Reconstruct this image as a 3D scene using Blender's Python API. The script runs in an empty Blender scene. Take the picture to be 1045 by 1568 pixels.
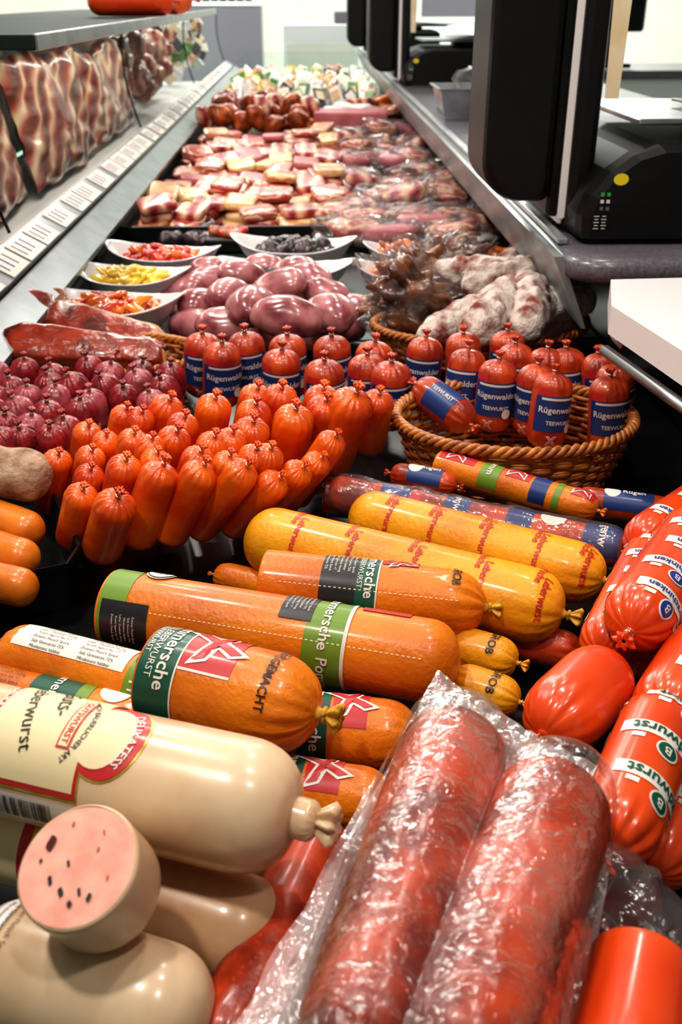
import bpy,bmesh,math,random
from mathutils import Vector,Matrix,noise,Euler
rnd=random.Random(7)
pi=math.pi
ZD=0.80           # deck height of the deli case above the floor
CAMH=0.50
F=1524.0
PITCH=math.radians(27.4); YAW=math.radians(-1.9)
CAM=Vector((0,0,ZD+CAMH))
ROT=Euler((pi/2-PITCH,0,YAW),'XYZ').to_matrix()
VIEW=ROT@Vector((0,0,-1))
def W(u,v,h=0.0):
    d=ROT@Vector(((u-522.5)/F,-(v-784)/F,-1))
    t=(ZD+h-CAM.z)/d.z
    return CAM+d*t
def DEP(p): return (p-CAM).dot(VIEW)
def lin(c): return c/12.92 if c<=0.04045 else ((c+0.055)/1.055)**2.4
def hx(s):
    s=s.lstrip('#'); return tuple(lin(int(s[i:i+2],16)/255) for i in (0,2,4))+(1,)
# ---------------------------------------------------------------- materials
def newmat(name):
    m=bpy.data.materials.new(name); m.use_nodes=True
    nt=m.node_tree; return m,nt,nt.nodes['Principled BSDF'],nt.nodes['Material Output']
def mat(name,c1,c2=None,rough=.4,scale=30,bump=0.0,bscale=200,coat=0,sss=0,metal=0,detail=4,lo=.35,hi=.65,spec=.5,dist=0,specks=None,bd=.002):
    m,nt,b,o=newmat(name); N=nt.nodes;L=nt.links
    tc=N.new('ShaderNodeTexCoord')
    if c2:
        n=N.new('ShaderNodeTexNoise'); n.inputs['Scale'].default_value=scale; n.inputs['Detail'].default_value=detail
        n.inputs['Distortion'].default_value=dist
        L.new(tc.outputs['Object'],n.inputs['Vector'])
        r=N.new('ShaderNodeValToRGB'); r.color_ramp.elements[0].position=lo; r.color_ramp.elements[1].position=hi
        r.color_ramp.elements[0].color=hx(c1); r.color_ramp.elements[1].color=hx(c2)
        L.new(n.outputs['Fac'],r.inputs['Fac'])
        if specks:
            v=N.new('ShaderNodeTexVoronoi'); v.inputs['Scale'].default_value=specks[1]; L.new(tc.outputs['Object'],v.inputs['Vector'])
            r2=N.new('ShaderNodeValToRGB'); r2.color_ramp.elements[0].position=.12; r2.color_ramp.elements[1].position=.32
            r2.color_ramp.elements[0].color=(specks[2],)*3+(1,); r2.color_ramp.elements[1].color=(0,0,0,1); L.new(v.outputs['Distance'],r2.inputs['Fac'])
            mx=N.new('ShaderNodeMixRGB'); L.new(r2.outputs['Color'],mx.inputs['Fac']); L.new(r.outputs['Color'],mx.inputs['Color1']); mx.inputs['Color2'].default_value=hx(specks[0])
            L.new(mx.outputs['Color'],b.inputs['Base Color'])
        else: L.new(r.outputs['Color'],b.inputs['Base Color'])
    else: b.inputs['Base Color'].default_value=hx(c1)
    b.inputs['Roughness'].default_value=rough; b.inputs['Metallic'].default_value=metal
    b.inputs['Coat Weight'].default_value=coat; b.inputs['Coat Roughness'].default_value=.15
    b.inputs['Specular IOR Level'].default_value=spec
    if sss:
        b.inputs['Subsurface Weight'].default_value=sss; b.inputs['Subsurface Radius'].default_value=(.01,.004,.002)
        b.inputs['Subsurface Scale'].default_value=.6
    if bump:
        n2=N.new('ShaderNodeTexNoise'); n2.inputs['Scale'].default_value=bscale; n2.inputs['Detail'].default_value=3
        L.new(tc.outputs['Object'],n2.inputs['Vector'])
        bp=N.new('ShaderNodeBump'); bp.inputs['Strength'].default_value=bump; bp.inputs['Distance'].default_value=bd
        L.new(n2.outputs['Fac'],bp.inputs['Height']); L.new(bp.outputs['Normal'],b.inputs['Normal'])
    return m
def meatmat(name,cols,scale=12,dist=4,rough=.35,axis='Z',nscale=3,rot=(0,0,0)):
    m,nt,b,o=newmat(name); N=nt.nodes;L=nt.links
    tc=N.new('ShaderNodeTexCoord'); mp=N.new('ShaderNodeMapping'); mp.inputs['Rotation'].default_value=rot
    w=N.new('ShaderNodeTexWave')
    w.bands_direction=axis; w.inputs['Scale'].default_value=scale; w.inputs['Distortion'].default_value=dist
    w.inputs['Detail'].default_value=3; w.inputs['Detail Scale'].default_value=nscale
    L.new(tc.outputs['Object'],mp.inputs['Vector']); L.new(mp.outputs['Vector'],w.inputs['Vector'])
    r=N.new('ShaderNodeValToRGB'); e=r.color_ramp.elements
    e[0].color=hx(cols[0]); e[1].color=hx(cols[-1]); 
    for i,c in enumerate(cols[1:-1]):
        x=e.new((i+1)/(len(cols)-1)); x.color=hx(c)
    L.new(w.outputs['Fac'],r.inputs['Fac']); L.new(r.outputs['Color'],b.inputs['Base Color'])
    b.inputs['Roughness'].default_value=rough; b.inputs['Coat Weight'].default_value=.2
    n2=N.new('ShaderNodeTexNoise'); n2.inputs['Scale'].default_value=60
    bp=N.new('ShaderNodeBump'); bp.inputs['Strength'].default_value=.3; bp.inputs['Distance'].default_value=.003
    L.new(tc.outputs['Object'],n2.inputs['Vector']);L.new(n2.outputs['Fac'],bp.inputs['Height']); L.new(bp.outputs['Normal'],b.inputs['Normal'])
    return m
def filmmat(name,base=.10,milk=.05,scale=40,rough=.08,strength=.8,tint=(.97,.97,.97,1),fres=.6,mc=(.75,.66,.68,1),mvar=0):
    m,nt,b,o=newmat(name); N=nt.nodes;L=nt.links; N.remove(b)
    tc=N.new('ShaderNodeTexCoord'); n=N.new('ShaderNodeTexNoise'); n.inputs['Scale'].default_value=scale; n.inputs['Detail'].default_value=3
    n.inputs['Distortion'].default_value=1.5
    L.new(tc.outputs['Object'],n.inputs['Vector'])
    bp=N.new('ShaderNodeBump'); bp.inputs['Strength'].default_value=strength; bp.inputs['Distance'].default_value=.004
    L.new(n.outputs['Fac'],bp.inputs['Height'])
    tr=N.new('ShaderNodeBsdfTransparent'); tr.inputs['Color'].default_value=tint
    df=N.new('ShaderNodeBsdfDiffuse'); df.inputs['Color'].default_value=mc
    gl=N.new('ShaderNodeBsdfGlossy'); gl.inputs['Roughness'].default_value=rough
    L.new(bp.outputs['Normal'],gl.inputs['Normal'])
    lw=N.new('ShaderNodeLayerWeight'); lw.inputs['Blend'].default_value=.2; L.new(bp.outputs['Normal'],lw.inputs['Normal'])
    ad=N.new('ShaderNodeMath'); ad.operation='MULTIPLY_ADD'; ad.inputs[1].default_value=fres; ad.inputs[2].default_value=base; ad.use_clamp=True
    L.new(lw.outputs['Fresnel'],ad.inputs[0])
    m1=N.new('ShaderNodeMixShader'); m1.inputs[0].default_value=milk; L.new(tr.outputs[0],m1.inputs[1]); L.new(df.outputs[0],m1.inputs[2])
    if mvar:
        n3=N.new('ShaderNodeTexNoise'); n3.inputs['Scale'].default_value=14; n3.inputs['Detail'].default_value=4; L.new(tc.outputs['Object'],n3.inputs['Vector'])
        mr=N.new('ShaderNodeMapRange'); mr.inputs['From Min'].default_value=.50; mr.inputs['From Max'].default_value=.74; mr.inputs['To Min'].default_value=milk; mr.inputs['To Max'].default_value=milk+mvar
        L.new(n3.outputs['Fac'],mr.inputs['Value']); L.new(mr.outputs['Result'],m1.inputs[0])
    m2=N.new('ShaderNodeMixShader'); L.new(ad.outputs[0],m2.inputs[0]); L.new(m1.outputs[0],m2.inputs[1]); L.new(gl.outputs[0],m2.inputs[2])
    L.new(m2.outputs[0],o.inputs['Surface'])
    return m
M={}
M['mini']=mat('casing_orange','#C83C08','#EE6E14',.36,25,.25,140,.35,.05)
M['rueg']=mat('casing_redorange','#96260E','#CE5022',.38,45,.25,150,.35,.05)
M['yel']=mat('casing_yellow','#DA860A','#F4AE1C',.42,14,.4,220,.2,.06,detail=8)
M['pom']=mat('casing_amber','#C86208','#EC8814',.4,16,.4,260,.22,.06,detail=6)
M['liver']=mat('casing_pale','#C8A27C','#E4CAA8',.32,14,.12,60,.4,.15)
M['liver2']=mat('casing_beige','#AC825C','#CCA680',.34,18,.12,60,.4,.15)
M['cutliver']=mat('cut_liver_pate','#E8A090','#F0B6A4',.6,80,.1,300,0,.1,spec=.2)
M['sal']=mat('salami_red','#74180A','#CC461C',.36,24,.45,90,.2,.05,detail=10,lo=.38,hi=.6,specks=('#D8683C',260,.3))
M['saldark']=mat('salami_dark','#4A0C0E','#741818',.3,45,.3,90,.5)
M['redor']=mat('casing_scarlet','#DA3E0E','#F05C20',.3,10,.12,60,.45,.08)
M['purple']=mat('casing_raspberry','#640E16','#A82832',.34,70,.5,140,.4,.05)
M['purple2']=mat('casing_pink','#802834','#BC5862',.34,50,.5,140,.4,.05)
M['kid']=mat('offal_mauve','#863C46','#CC8A8C',.26,28,.14,60,.5,.1,detail=5)
M['white']=mat('label_white','#E8E2DA',None,.5)
M['cream']=mat('label_cream','#EADAB0',None,.5)
M['gold']=mat('label_gold','#B98A30','#E0BC60',.3,80,metal=.5)
M['blue']=mat('label_blue','#1E3C7A',None,.42,coat=.15)
M['green']=mat('label_green','#145644',None,.42,coat=.15)
M['lime']=mat('label_lime','#72942E',None,.42,coat=.15)
M['red']=mat('label_red','#C22A30',None,.42,coat=.15)
M['black']=mat('print_black','#17171B',None,.4)
M['dgrey']=mat('label_charcoal','#24242C',None,.42,coat=.15)
M['metal']=mat('clip_aluminium','#C8C4BC',None,.3,metal=1)
M['string']=mat('knot_yellow','#B8841E','#DDAE3C',.6,200)
M['wick']=mat('wicker_brown','#94501E','#CC8238',.4,60,.2,300,.3)
M['porc']=mat('porcelain','#F1EFF0',None,.12,coat=.6)
M['steel']=mat('stainless','#9A9DA0','#B4B7BA',.28,20,metal=.9)
M['rail']=mat('ledge_grey','#92989C','#A6ACAE',.3,20,metal=.3)
M['deckblk']=mat('deck_black','#0B0B0D',None,.3)
M['decksteel']=mat('deck_grey','#343E40','#4A5456',.25,5,metal=.5)
M['blkpl']=mat('black_plastic','#0A0A0C','#101013',.42,40,.1,500,spec=.35)
M['blkgloss']=mat('black_gloss','#070708',None,.12)
M['darkback']=mat('dark_backing','#2A2422','#3C3430',.3,4)  # tone of the added backing that subdues the white behind the slabs
M['counter']=mat('counter_laminate','#5E5A62','#7A747E',.3,250,.05,300,.2)
M['wall']=mat('wall_paint','#DEDAD2','#EAE4DA',.7,3)
M['floor']=mat('floor_tile','#7FA8A0','#96BAB2',.25,2)
M['ceil']=mat('ceiling_paint','#E6E6E6',None,.8)
M['board']=mat('white_board','#EDEBEC',None,.35,coat=.2)
M['paper']=mat('paper_cream','#E8D0A8','#F2E4C4',.7,20)
M['yellow']=mat('yellow_dot','#F2DC1C',None,.4)
M['greenb']=mat('green_key','#38B050',None,.4)
M['orangeP']=mat('orange_cut','#E8642A','#F07C40',.3,20,coat=.3)
M['film']=filmmat('clear_film',.035,.06,40,.14,.6,fres=.42)
M['packfilm']=filmmat('vacuum_film',.035,.02,70,.15,.7,fres=.34,mc=(.72,.52,.48,1),mvar=.22)
M['seal']=filmmat('seal_film',.06,.26,40,.16,.6,fres=.45,mc=(.85,.68,.68,1))
M['glass']=filmmat('pane_glass',.02,.0,2,.01,.0,(.93,.97,.95,1),fres=.12)
M['glassedge']=mat('glass_edge','#131C19','#202C28',.6,5,spec=.1)
M['fat']=mat('fat_cream','#C89868','#DCBC90',.4,30,.3,80,.2)
M['bacon']=meatmat('bacon_streaked',['#7A3026','#B8524A','#E0A48C','#F2D6B4','#F0D0A8','#D08A74','#A8443C','#5E221C'],1.7,7.5,.3,'Y',1.6,(1.0,0,0))
M['slab1']=meatmat('belly_meat',['#A03A32','#C4625A','#E2A894','#ECCCAC','#B0443C'],9,6,.35,'Z',2)
M['slab2']=meatmat('cured_meat',['#84282A','#B44A48','#D48478','#E2BE9C'],7,5,.35,'X',2)
M['slab3']=meatmat('cooked_bacon',['#C07048','#E4B880','#ECCC94','#D09850'],7,5,.35,'Z',2)
M['smoke']=mat('smoked_ham','#460E0A','#A2361C',.3,16,.7,55,.5,detail=6,dist=1.2,bd=.004)
M['smokefat']=mat('smoked_rind','#7A2A12','#D09048',.35,20,.6,70,.4,detail=6,dist=1.0,lo=.4,hi=.7,bd=.004)
M['roast']=mat('roast_crust','#6A240E','#C26024',.4,30,.8,60,.3,detail=8)
M['mold']=mat('mould_white','#C4AEA4','#F0E6E0',.9,55,.9,260,detail=8,lo=.3,hi=.5,spec=.1,bd=.004)
M['moldpink']=mat('mould_pink','#8E4A40','#E8DAD2',.9,35,.9,220,detail=8,lo=.36,hi=.54,spec=.1,bd=.004)
M['potato']=mat('mould_brown','#7A5640','#C8AA90',.8,40,.9,120,detail=8,bd=.004)
M['dried']=mat('dried_meat','#3C1A0E','#9C6038',.3,25,.9,60,.5,detail=8)
M['pepr']=mat('pepper_red','#B01A12','#DC4022',.2,30,coat=.6)
M['pepy']=mat('pepper_yellow','#D0A41C','#EACA3C',.2,30,coat=.6)
M['pepo']=mat('pepper_orange','#D05C18','#E8842A',.2,30,coat=.6)
M['olive']=mat('olive_dark','#1A160E','#343018',.25,30,coat=.6)
M['plum']=mat('plum_dark','#241820','#443038',.35,30,coat=.3)
M['carrot']=mat('smoked_orange','#C45A0C','#E48422',.38,30,.4,100,.3)
M['pinkbox']=mat('ham_loaf','#B45A62','#C87478',.4,20,coat=.2)
M['pkg']=mat('pkg_green','#3C7230','#70A048',.3,30)
M['lblue']=mat('print_blue','#2A3C98',None,.4)
# ---------------------------------------------------------------- mesh builder
class MB:
    def __init__(s): s.v=[];s.f=[];s.m=[];s.s=[];s.mats=[]
    def mi(s,m):
        if m not in s.mats: s.mats.append(m)
        return s.mats.index(m)
    def add(s,vs,fs,m,smooth=True):
        o=len(s.v); s.v.extend([tuple(v) for v in vs]); k=s.mi(M[m] if isinstance(m,str) else m)
        for f in fs: s.f.append(tuple(i+o for i in f)); s.m.append(k); s.s.append(smooth)
    def grid(s,rows,m,closed=True,cap0=False,cap1=False,smooth=True,flip=False):
        n=len(rows[0]); vs=[p for r in rows for p in r]; fs=[]
        for i in range(len(rows)-1):
            for j in range(n if closed else n-1):
                a=i*n+j;b=i*n+(j+1)%n; q=(a,b,b+n,a+n)
                fs.append(q[::-1] if flip else q)
        if cap0: fs.append(tuple(range(n))[::-1])
        if cap1: fs.append(tuple((len(rows)-1)*n+j for j in range(n)))
        s.add(vs,fs,m,smooth)
    def build(s,name):
        c=Vector((0,0,0))
        for v in s.v: c+=Vector(v)
        c/=max(1,len(s.v))
        me=bpy.data.meshes.new(name)
        me.from_pydata([(v[0]-c.x,v[1]-c.y,v[2]-c.z) for v in s.v],[],s.f)
        for m in s.mats: me.materials.append(m)
        me.polygons.foreach_set('material_index',s.m); me.polygons.foreach_set('use_smooth',s.s)
        me.update()
        o=bpy.data.objects.new(name,me); o.location=c; bpy.context.scene.collection.objects.link(o); return o
def rbox(mb,c,size,bev,m,rot=(0,0,0),seg=3):
    bm=bmesh.new(); bmesh.ops.create_cube(bm,size=1)
    for v in bm.verts: v.co=Vector((v.co.x*size[0],v.co.y*size[1],v.co.z*size[2]))
    if bev>0: bmesh.ops.bevel(bm,geom=bm.edges[:],offset=bev,segments=seg,affect='EDGES',profile=.5)
    R=Euler(rot).to_matrix(); c=Vector(c); bm.verts.index_update()
    mb.add([c+R@v.co for v in bm.verts],[[v.index for v in f.verts] for f in bm.faces],m,smooth=False); bm.free()
def prism(mb,pts,off,m,smooth=False):
    n=len(pts); off=Vector(off); vs=[Vector(p) for p in pts]+[Vector(p)+off for p in pts]
    fs=[tuple(range(n)),tuple(range(2*n-1,n-1,-1))]+[(i,i+n,(i+1)%n+n,(i+1)%n) for i in range(n)]
    mb.add(vs,fs,m,smooth)
def tube(mb,pts,r,m,closed=False,sides=6):
    n=len(pts); rows=[]
    for i in range(n):
        a=pts[(i-1)%n] if (closed or i>0) else pts[i]; b=pts[(i+1)%n] if (closed or i<n-1) else pts[i]
        t=(b-a); t=t.normalized() if t.length>1e-9 else Vector((0,0,1))
        u=t.cross(Vector((0,0,1)) if abs(t.z)<.9 else Vector((1,0,0))).normalized(); w=t.cross(u)
        rr=r[i] if isinstance(r,(list,tuple)) else r
        rows.append([pts[i]+(u*math.cos(2*pi*k/sides)+w*math.sin(2*pi*k/sides))*rr for k in range(sides)])
    if closed: rows.append(rows[0])
    mb.grid(rows,m,True,not closed,not closed)
def blob(mb,c,s,rot,m,e=1.0,nz=.1,fr=20,nu=20,nv=14,bend=0,taper=0):
    R=Euler(rot).to_matrix(); c=Vector(c); rows=[]
    sg=lambda x,p: math.copysign(abs(x)**p,x)
    for i in range(nv+1):
        ph=-pi/2+pi*i/nv; row=[]
        for j in range(nu):
            th=2*pi*j/nu
            p=Vector((sg(math.cos(ph),e)*sg(math.cos(th),e)*s[0],sg(math.cos(ph),e)*sg(math.sin(th),e)*s[1],sg(math.sin(ph),e)*s[2]))
            if taper: k=1-taper*(p.x/s[0]*.5+.5); p.y*=k; p.z*=k
            if bend: p.y+=bend*(p.x*p.x)/s[0]
            q=R@p+c
            k=1+nz*noise.noise(q*fr)+nz*.5*noise.noise(q*fr*2.3)
            row.append(c+(q-c)*k)
        rows.append(row)
    mb.grid(rows,m)
# ---------------------------------------------------------------- sausage
def sausage(mb,A,B,r,m,bend=(0,0,0),eA='knot',eB='knot',pl=.10,npl=14,e=1.0,seg=64,nb=24,lump=.0,up=(0,-.45,1),cut='cutliver',tailm=None,tl=1.0,neck=.15,tr=1.0,pw=2.1,lf=45):
    A=Vector(A);B=Vector(B);L=(B-A).length; P1=(A+B)/2+Vector(bend); up=Vector(up)
    def fr(d):
        u=d/L
        if u<0: C=A+(P1-A).normalized()*d; t=(P1-A).normalized()
        elif u>1: t=(B-P1).normalized(); C=B+t*(d-L)
        else:
            C=A*(1-u)**2+P1*2*u*(1-u)+B*u*u; t=((P1-A)*(1-u)+(B-P1)*u).normalized()
        n=(up-t*up.dot(t)).normalized(); return C,t,n,t.cross(n)
    ee=min(r*e,L*.45); ph=rnd.random()*6
    def prof(d,a):
        f=1
        for kind,x in ((eA,d),(eB,L-d)):
            if kind=='cut':
                xx=max(0,min(1,x/(r*.08))); f*=.95+.05*math.sqrt(1-(1-xx)**2)
            else:
                xx=max(0,min(1,x/ee)); g=(1-(1-xx)**pw)**(1/pw)
                if kind=='knot':
                    g=neck+(1-neck)*g; y=max(0,min(1,x/(ee*1.5)))
                    cr=-abs(math.cos((npl*a+ph+1.5*math.sin(2*a+ph)+.9*math.sin(5*a))/2))**4*(.65+.35*math.sin(3*a+ph*2))
                    g*=1+1.6*pl*((1-y)**1.6)*cr
                f*=g
        return f
    def S(d,a,off=0):
        C,t,n,b=fr(d); D=n*math.cos(a)+b*math.sin(a)
        rr=r*prof(d,a)
        if lump: 
            q=C+D*r; rr*=1+lump*noise.noise(q*lf)+lump*.6*noise.noise(q*16+Vector((3,3,3)))
        return C+D*(rr+off)
    def ends(): return [ee*(1-math.cos(pi/2*i/9)) for i in range(9)]
    dA=ends() if eA!='cut' else [0,r*.02,r*.05]
    dB=[L-x for x in (ends() if eB!='cut' else [0,r*.02,r*.05])][::-1]
    lo=ee if eA!='cut' else r*.09; hi=L-(ee if eB!='cut' else r*.09)
    ds=dA+[lo+(hi-lo)*i/nb for i in range(nb+1)]+dB
    ang=[2*pi*j/seg for j in range(seg)]
    mb.grid([[S(d,a) for a in ang] for d in ds],m)
    for kind,d0,sg in ((eA,0,-1),(eB,L,1)):
        C,t,n,b=fr(d0)
        if kind=='cut':
            rows=[[C+(n*math.cos(a)+b*math.sin(a))*r*.95*k+t*sg*(r*.02*(1-k*k)) for a in ang] for k in (1,.93,.6,.3,.02)]
            mb.grid(rows,cut,cap1=True)
        elif kind=='knot':
            seq=[(0,neck/tr,0),(.1,.10,0),(.2*tl,.09,0),(.3*tl,.16,.2),(.48*tl,.26,.3),(.56*tl,.2,.3),(.5*tl,.05,0)]
            rows=[[C+t*sg*x*r+(n*math.cos(a)+b*math.sin(a))*r*tr*k*(1+w*math.cos(7*a+ph)+w*.5*math.cos(4*a)) for a in ang] for x,k,w in seq]
            mb.grid(rows,tailm or m)
            cr=[C+t*sg*.16*r+(n*math.cos(x)+b*math.sin(x))*r*.13*tr for x in [2*pi*i/12 for i in range(12)]]
            tube(mb,cr,r*.05,'metal' if not tailm else tailm,True)
    S.r=r;S.L=L
    return S
def patch(mb,S,d0,d1,a0,a1,m,off=.0005,na=None,nd=None):
    na=na or max(3,int(abs(a1-a0)/7)); nd=nd or max(2,int((d1-d0)*S.L/.005)+1)
    rows=[[S((d0+(d1-d0)*i/nd)*S.L,math.radians(a0+(a1-a0)*j/na),off) for j in range(na+1)] for i in range(nd+1)]
    mb.grid(rows,m,closed=False)
TC={}
def tgeo(s,bold=.015):
    if (s,bold) in TC: return TC[(s,bold)]
    cu=bpy.data.curves.new('t','FONT'); cu.body=s; cu.size=1; cu.align_x='CENTER'; cu.align_y='CENTER'; cu.offset=bold; cu.resolution_u=2; cu.fill_mode='FRONT'
    o=bpy.data.objects.new('t',cu); bpy.context.scene.collection.objects.link(o)
    bpy.context.view_layer.update()
    me=bpy.data.meshes.new_from_object(o.evaluated_get(bpy.context.evaluated_depsgraph_get()))
    bm=bmesh.new(); bm.from_mesh(me); bmesh.ops.triangulate(bm,faces=bm.faces[:])
    le=[e for e in bm.edges if e.calc_length()>.35]
    if le: bmesh.ops.subdivide_edges(bm,edges=le,cuts=1)
    bmesh.ops.triangulate(bm,faces=bm.faces[:]); bm.verts.index_update()
    g=([v.co.copy() for v in bm.verts],[[v.index for v in f.verts] for f in bm.faces]); bm.free()
    bpy.data.objects.remove(o); bpy.data.curves.remove(cu); bpy.data.meshes.remove(me)
    TC[(s,bold)]=g; return g
def txt(mb,S,s,dc,ac,size,rot,m,off=.0011,bold=.015,arc=0):
    vs,fs=tgeo(s,bold); c=math.cos(math.radians(rot)); n=math.sin(math.radians(rot)); out=[]
    for v in vs:
        x,y=v.x*size,v.y*size
        if arc:
            R=arc; th=x/R; x,y=(R+y)*math.sin(th),(R+y)*math.cos(th)-R
        p=x*c-y*n; q=x*n+y*c
        out.append(S(dc*S.L+p,math.radians(ac)-q/S.r,off))
    mb.add(out,fs,m,False)
def disc(mb,S,dc,ac,rad,m,off=.0007,rx=1):
    n=28; rows=[]
    for k in (.01,.35,.7,1):
        rows.append([S(dc*S.L+rad*k*rx*math.cos(2*pi*i/n),math.radians(ac)+rad*k*math.sin(2*pi*i/n)/S.r,off) for i in range(n)])
    mb.grid(rows,m)
def lines(mb,S,dc,ac,w,n,step,size,rot,m='black',off=.0011):
    ws=['Zutaten Fleisch Speck','Salz Gewuerze 72%','Mindestens haltbar','Leber Zwiebeln Honig','Kuehl lagern bei +7']
    for i in range(n):
        k=(i-(n-1)/2)*step; c=math.cos(math.radians(rot)); s=math.sin(math.radians(rot))
        p=k*s; q=-k*c
        txt(mb,S,ws[i%5],dc+p/S.L,ac-math.degrees(q/S.r),size,rot,m,off,0)
def SA(mb,a,b,w,m,**k):
    A=W(*a);B=W(*b); r=w/2*DEP((A+B)/2)/F
    return sausage(mb,A,B,r,m,**k)
def saltire(mb,S,dc,ac,size,rot=0):
    txt(mb,S,'X',dc,ac,size,rot,'white',.0010,.09); txt(mb,S,'X',dc,ac,size,rot,'red',.0014,.03)
# ================================================================= ROOM
def simple(name,c,s,m,bev=0): 
    b=MB(); rbox(b,c,s,bev,m); return b.build(name)
simple('floor',(0,4.5,-.05),(9,15,.1),'floor')
simple('ceiling',(0,4.5,3.05),(9,15,.1),'ceil')
simple('wall_back',(0,12.05,1.5),(9,.1,3),'wall')
simple('wall_front',(0,-3.05,1.5),(9,.1,3),'wall')
simple('wall_left',(-4.55,4.5,1.5),(.1,15,3),'wall')
simple('wall_right',(4.55,4.5,1.5),(.1,15,3),'wall')
simple('baseboard_back',(0,11.98,.06),(9,.03,.12),'counter')
b=MB()
for sx in (-.56,.56): rbox(b,(1.55+sx,11.90,1.05),(.10,.07,2.1),.01,'board')
rbox(b,(1.55,11.90,.95),(1.02,.05,1.9),.01,'board')
for z in (.55,1.35): rbox(b,(1.55,11.865,z),(.72,.03,.62),.01,'wall'); rbox(b,(1.55,11.86,z),(.60,.03,.50),.01,'counter')
rbox(b,(1.15,11.84,1.0),(.12,.04,.03),.01,'steel'); b.build('door_1')
# ================================================================= CASE
b=MB()
rbox(b,(0,.62,ZD-.03),(.96,1.9,.059),.004,'deckblk')
rbox(b,(0,4.3,ZD-.03),(.96,5.45,.059),.004,'decksteel')
rbox(b,(0,3.5,.36),(.9,7.0,.68),.01,'blkpl')
b.build('deli_display_case')
simple('case_service_side_panel',(.488,3.3,ZD+.045),(.012,7.4,.21),'deckblk',.003)
b=MB(); rbox(b,(-.475,3.3,ZD+.042),(.03,7.2,.08),.004,'deckblk')
prism(b,[(-.45,.2,ZD+.085),(-.405,.2,ZD+.06),(-.40,.2,ZD+.075),(-.45,.2,ZD+.105)],(0,6.8,0),'rail')
prism(b,[(-.505,.2,ZD+.135),(-.452,.2,ZD+.105),(-.452,.2,ZD+.09),(-.505,.2,ZD+.12)],(0,6.8,0),'rail')
tube(b,[Vector((-.452,.2,ZD+.108)),Vector((-.452,7.0,ZD+.108))],.004,'blkpl')
b.build('case_front_ledge')
simple('case_end_panel',(0,7.12,ZD+.09),(.9,.02,.18),'glass',.003)
b=MB()
y=.9
while y<6.8:
    w=rnd.uniform(.09,.13); prism(b,[(-.500,y,ZD+.1335),(-.458,y,ZD+.1095),(-.458,y+w,ZD+.1095),(-.500,y+w,ZD+.1335)],(0.0005,0,.0015),'white')
    for k in range(3):
        yy=y+.015+k*.026; prism(b,[(-.494,yy,ZD+.1305),(-.468,yy,ZD+.1155),(-.468,yy+.004,ZD+.1155),(-.494,yy+.004,ZD+.1305)],(0.0007,0,.0022),'lblue' if k==1 else 'counter')
    y+=w+rnd.choice([.012,.02,.05])
b.build('price_label_strip')
b=MB()
for (y0,y1) in ((.3,1.75),(1.76,3.3),(3.31,5.0),(5.01,6.9)):
    rows=[]
    for i in range(9):
        t=i/8; x=-.512-.03*t-.02*math.sin(pi*t); z=ZD+.14+.29*t
        rows.append([Vector((x,y0,z)),Vector((x,y1,z))])
    b.grid(rows,'glass',closed=False)
    tube(b,[r[1]+Vector((.002,0,0)) for r in rows],.0030,'blkpl')
b.build('curved_glass_front')
b=MB(); rbox(b,(-.60,2.85,ZD+.448),(.52,2.9,.014),.002,'glassedge'); rbox(b,(-.34,2.85,ZD+.448),(.006,2.9,.020),.002,'steel'); rbox(b,(-.6,1.40,ZD+.448),(.52,.006,.018),.002,'glassedge')
rbox(b,(-.85,1.45,ZD-.17),(.02,.02,1.22),.004,'steel'); rbox(b,(-.85,4.25,ZD-.17),(.02,.02,1.22),.004,'steel')
b.build('glass_shelf')
b=MB()
A=Vector((-.50,2.95,ZD+.495)); sausage(b,A,A+Vector((.20,.06,0)),.038,'orangeP',eA='cut',eB='knot',cut='orangeP'); A=Vector((-.52,2.7,ZD+.49)); sausage(b,A,A+Vector((.20,.05,0)),.033,'redor',eA='round',cut='orangeP')
b.build('meat_loaf')
b=MB(); rbox(b,(-.69,3.6,ZD+.09),(.26,4.4,.012),.003,'board')
for y in (1.6,3.4,5.4): rbox(b,(-.70,y,ZD-.36),(.03,.03,.88),.004,'steel')
b.build('added_side_shelf')  # shelf added outside the glass to carry the modelled reflections
simple('added_dark_backing',(-.832,3.6,ZD+.27),(.010,4.4,.34),'darkback',.003)  # added dark sheet, hides the bright floor behind the reflection slabs
def bacon(y,z0,hgt,wid,tilt,x0=-.60,name='bacon_reflection'):  # solid slabs standing in for bacon reflected in the front glass
    b=MB(); n=44
    for side in (1,-1):
        rows=[]
        for i in range(n+1):
            t=i/n; row=[]
            for j in range(n+1):
                s=j/n; yy=y+(s-.5)*wid*(1+.10*noise.noise(Vector((t*3,y,1))))-tilt*t*hgt
                zz=z0+t*hgt*(.92+.10*noise.noise(Vector((s*3,y,2))))+.012*noise.noise(Vector((s*6,y,5)))*(1-t)
                ed=min(t,1-t,s,1-s); th=.022*min(1,(ed*7)**.5)
                x=x0-.04*t+.006*math.sin(s*9+t*3+y)+.010*noise.noise(Vector((s*8,t*8,y)))+side*th
                row.append(Vector((x,yy,zz)))
            rows.append(row)
        b.grid(rows,'bacon',closed=False)
    b.build(name)
bacon(1.98,ZD+.108,.29,.66,.25,-.615); bacon(2.68,ZD+.108,.30,.72,.2,-.60); bacon(3.42,ZD+.108,.28,.74,.2,-.605)
b=MB()
for i in range(26):
    blob(b,(-.67+rnd.uniform(-.04,.05),3.95+i*.036,ZD+.13+rnd.uniform(.03,.22)),(.05,.065,.05),(rnd.random(),rnd.random(),0),rnd.choice(['roast','roast','smoke','slab2']),nz=.3)
b.build('roast_reflection')  # solid joints in place of the roast mirrored in the glass
b=MB()
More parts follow.
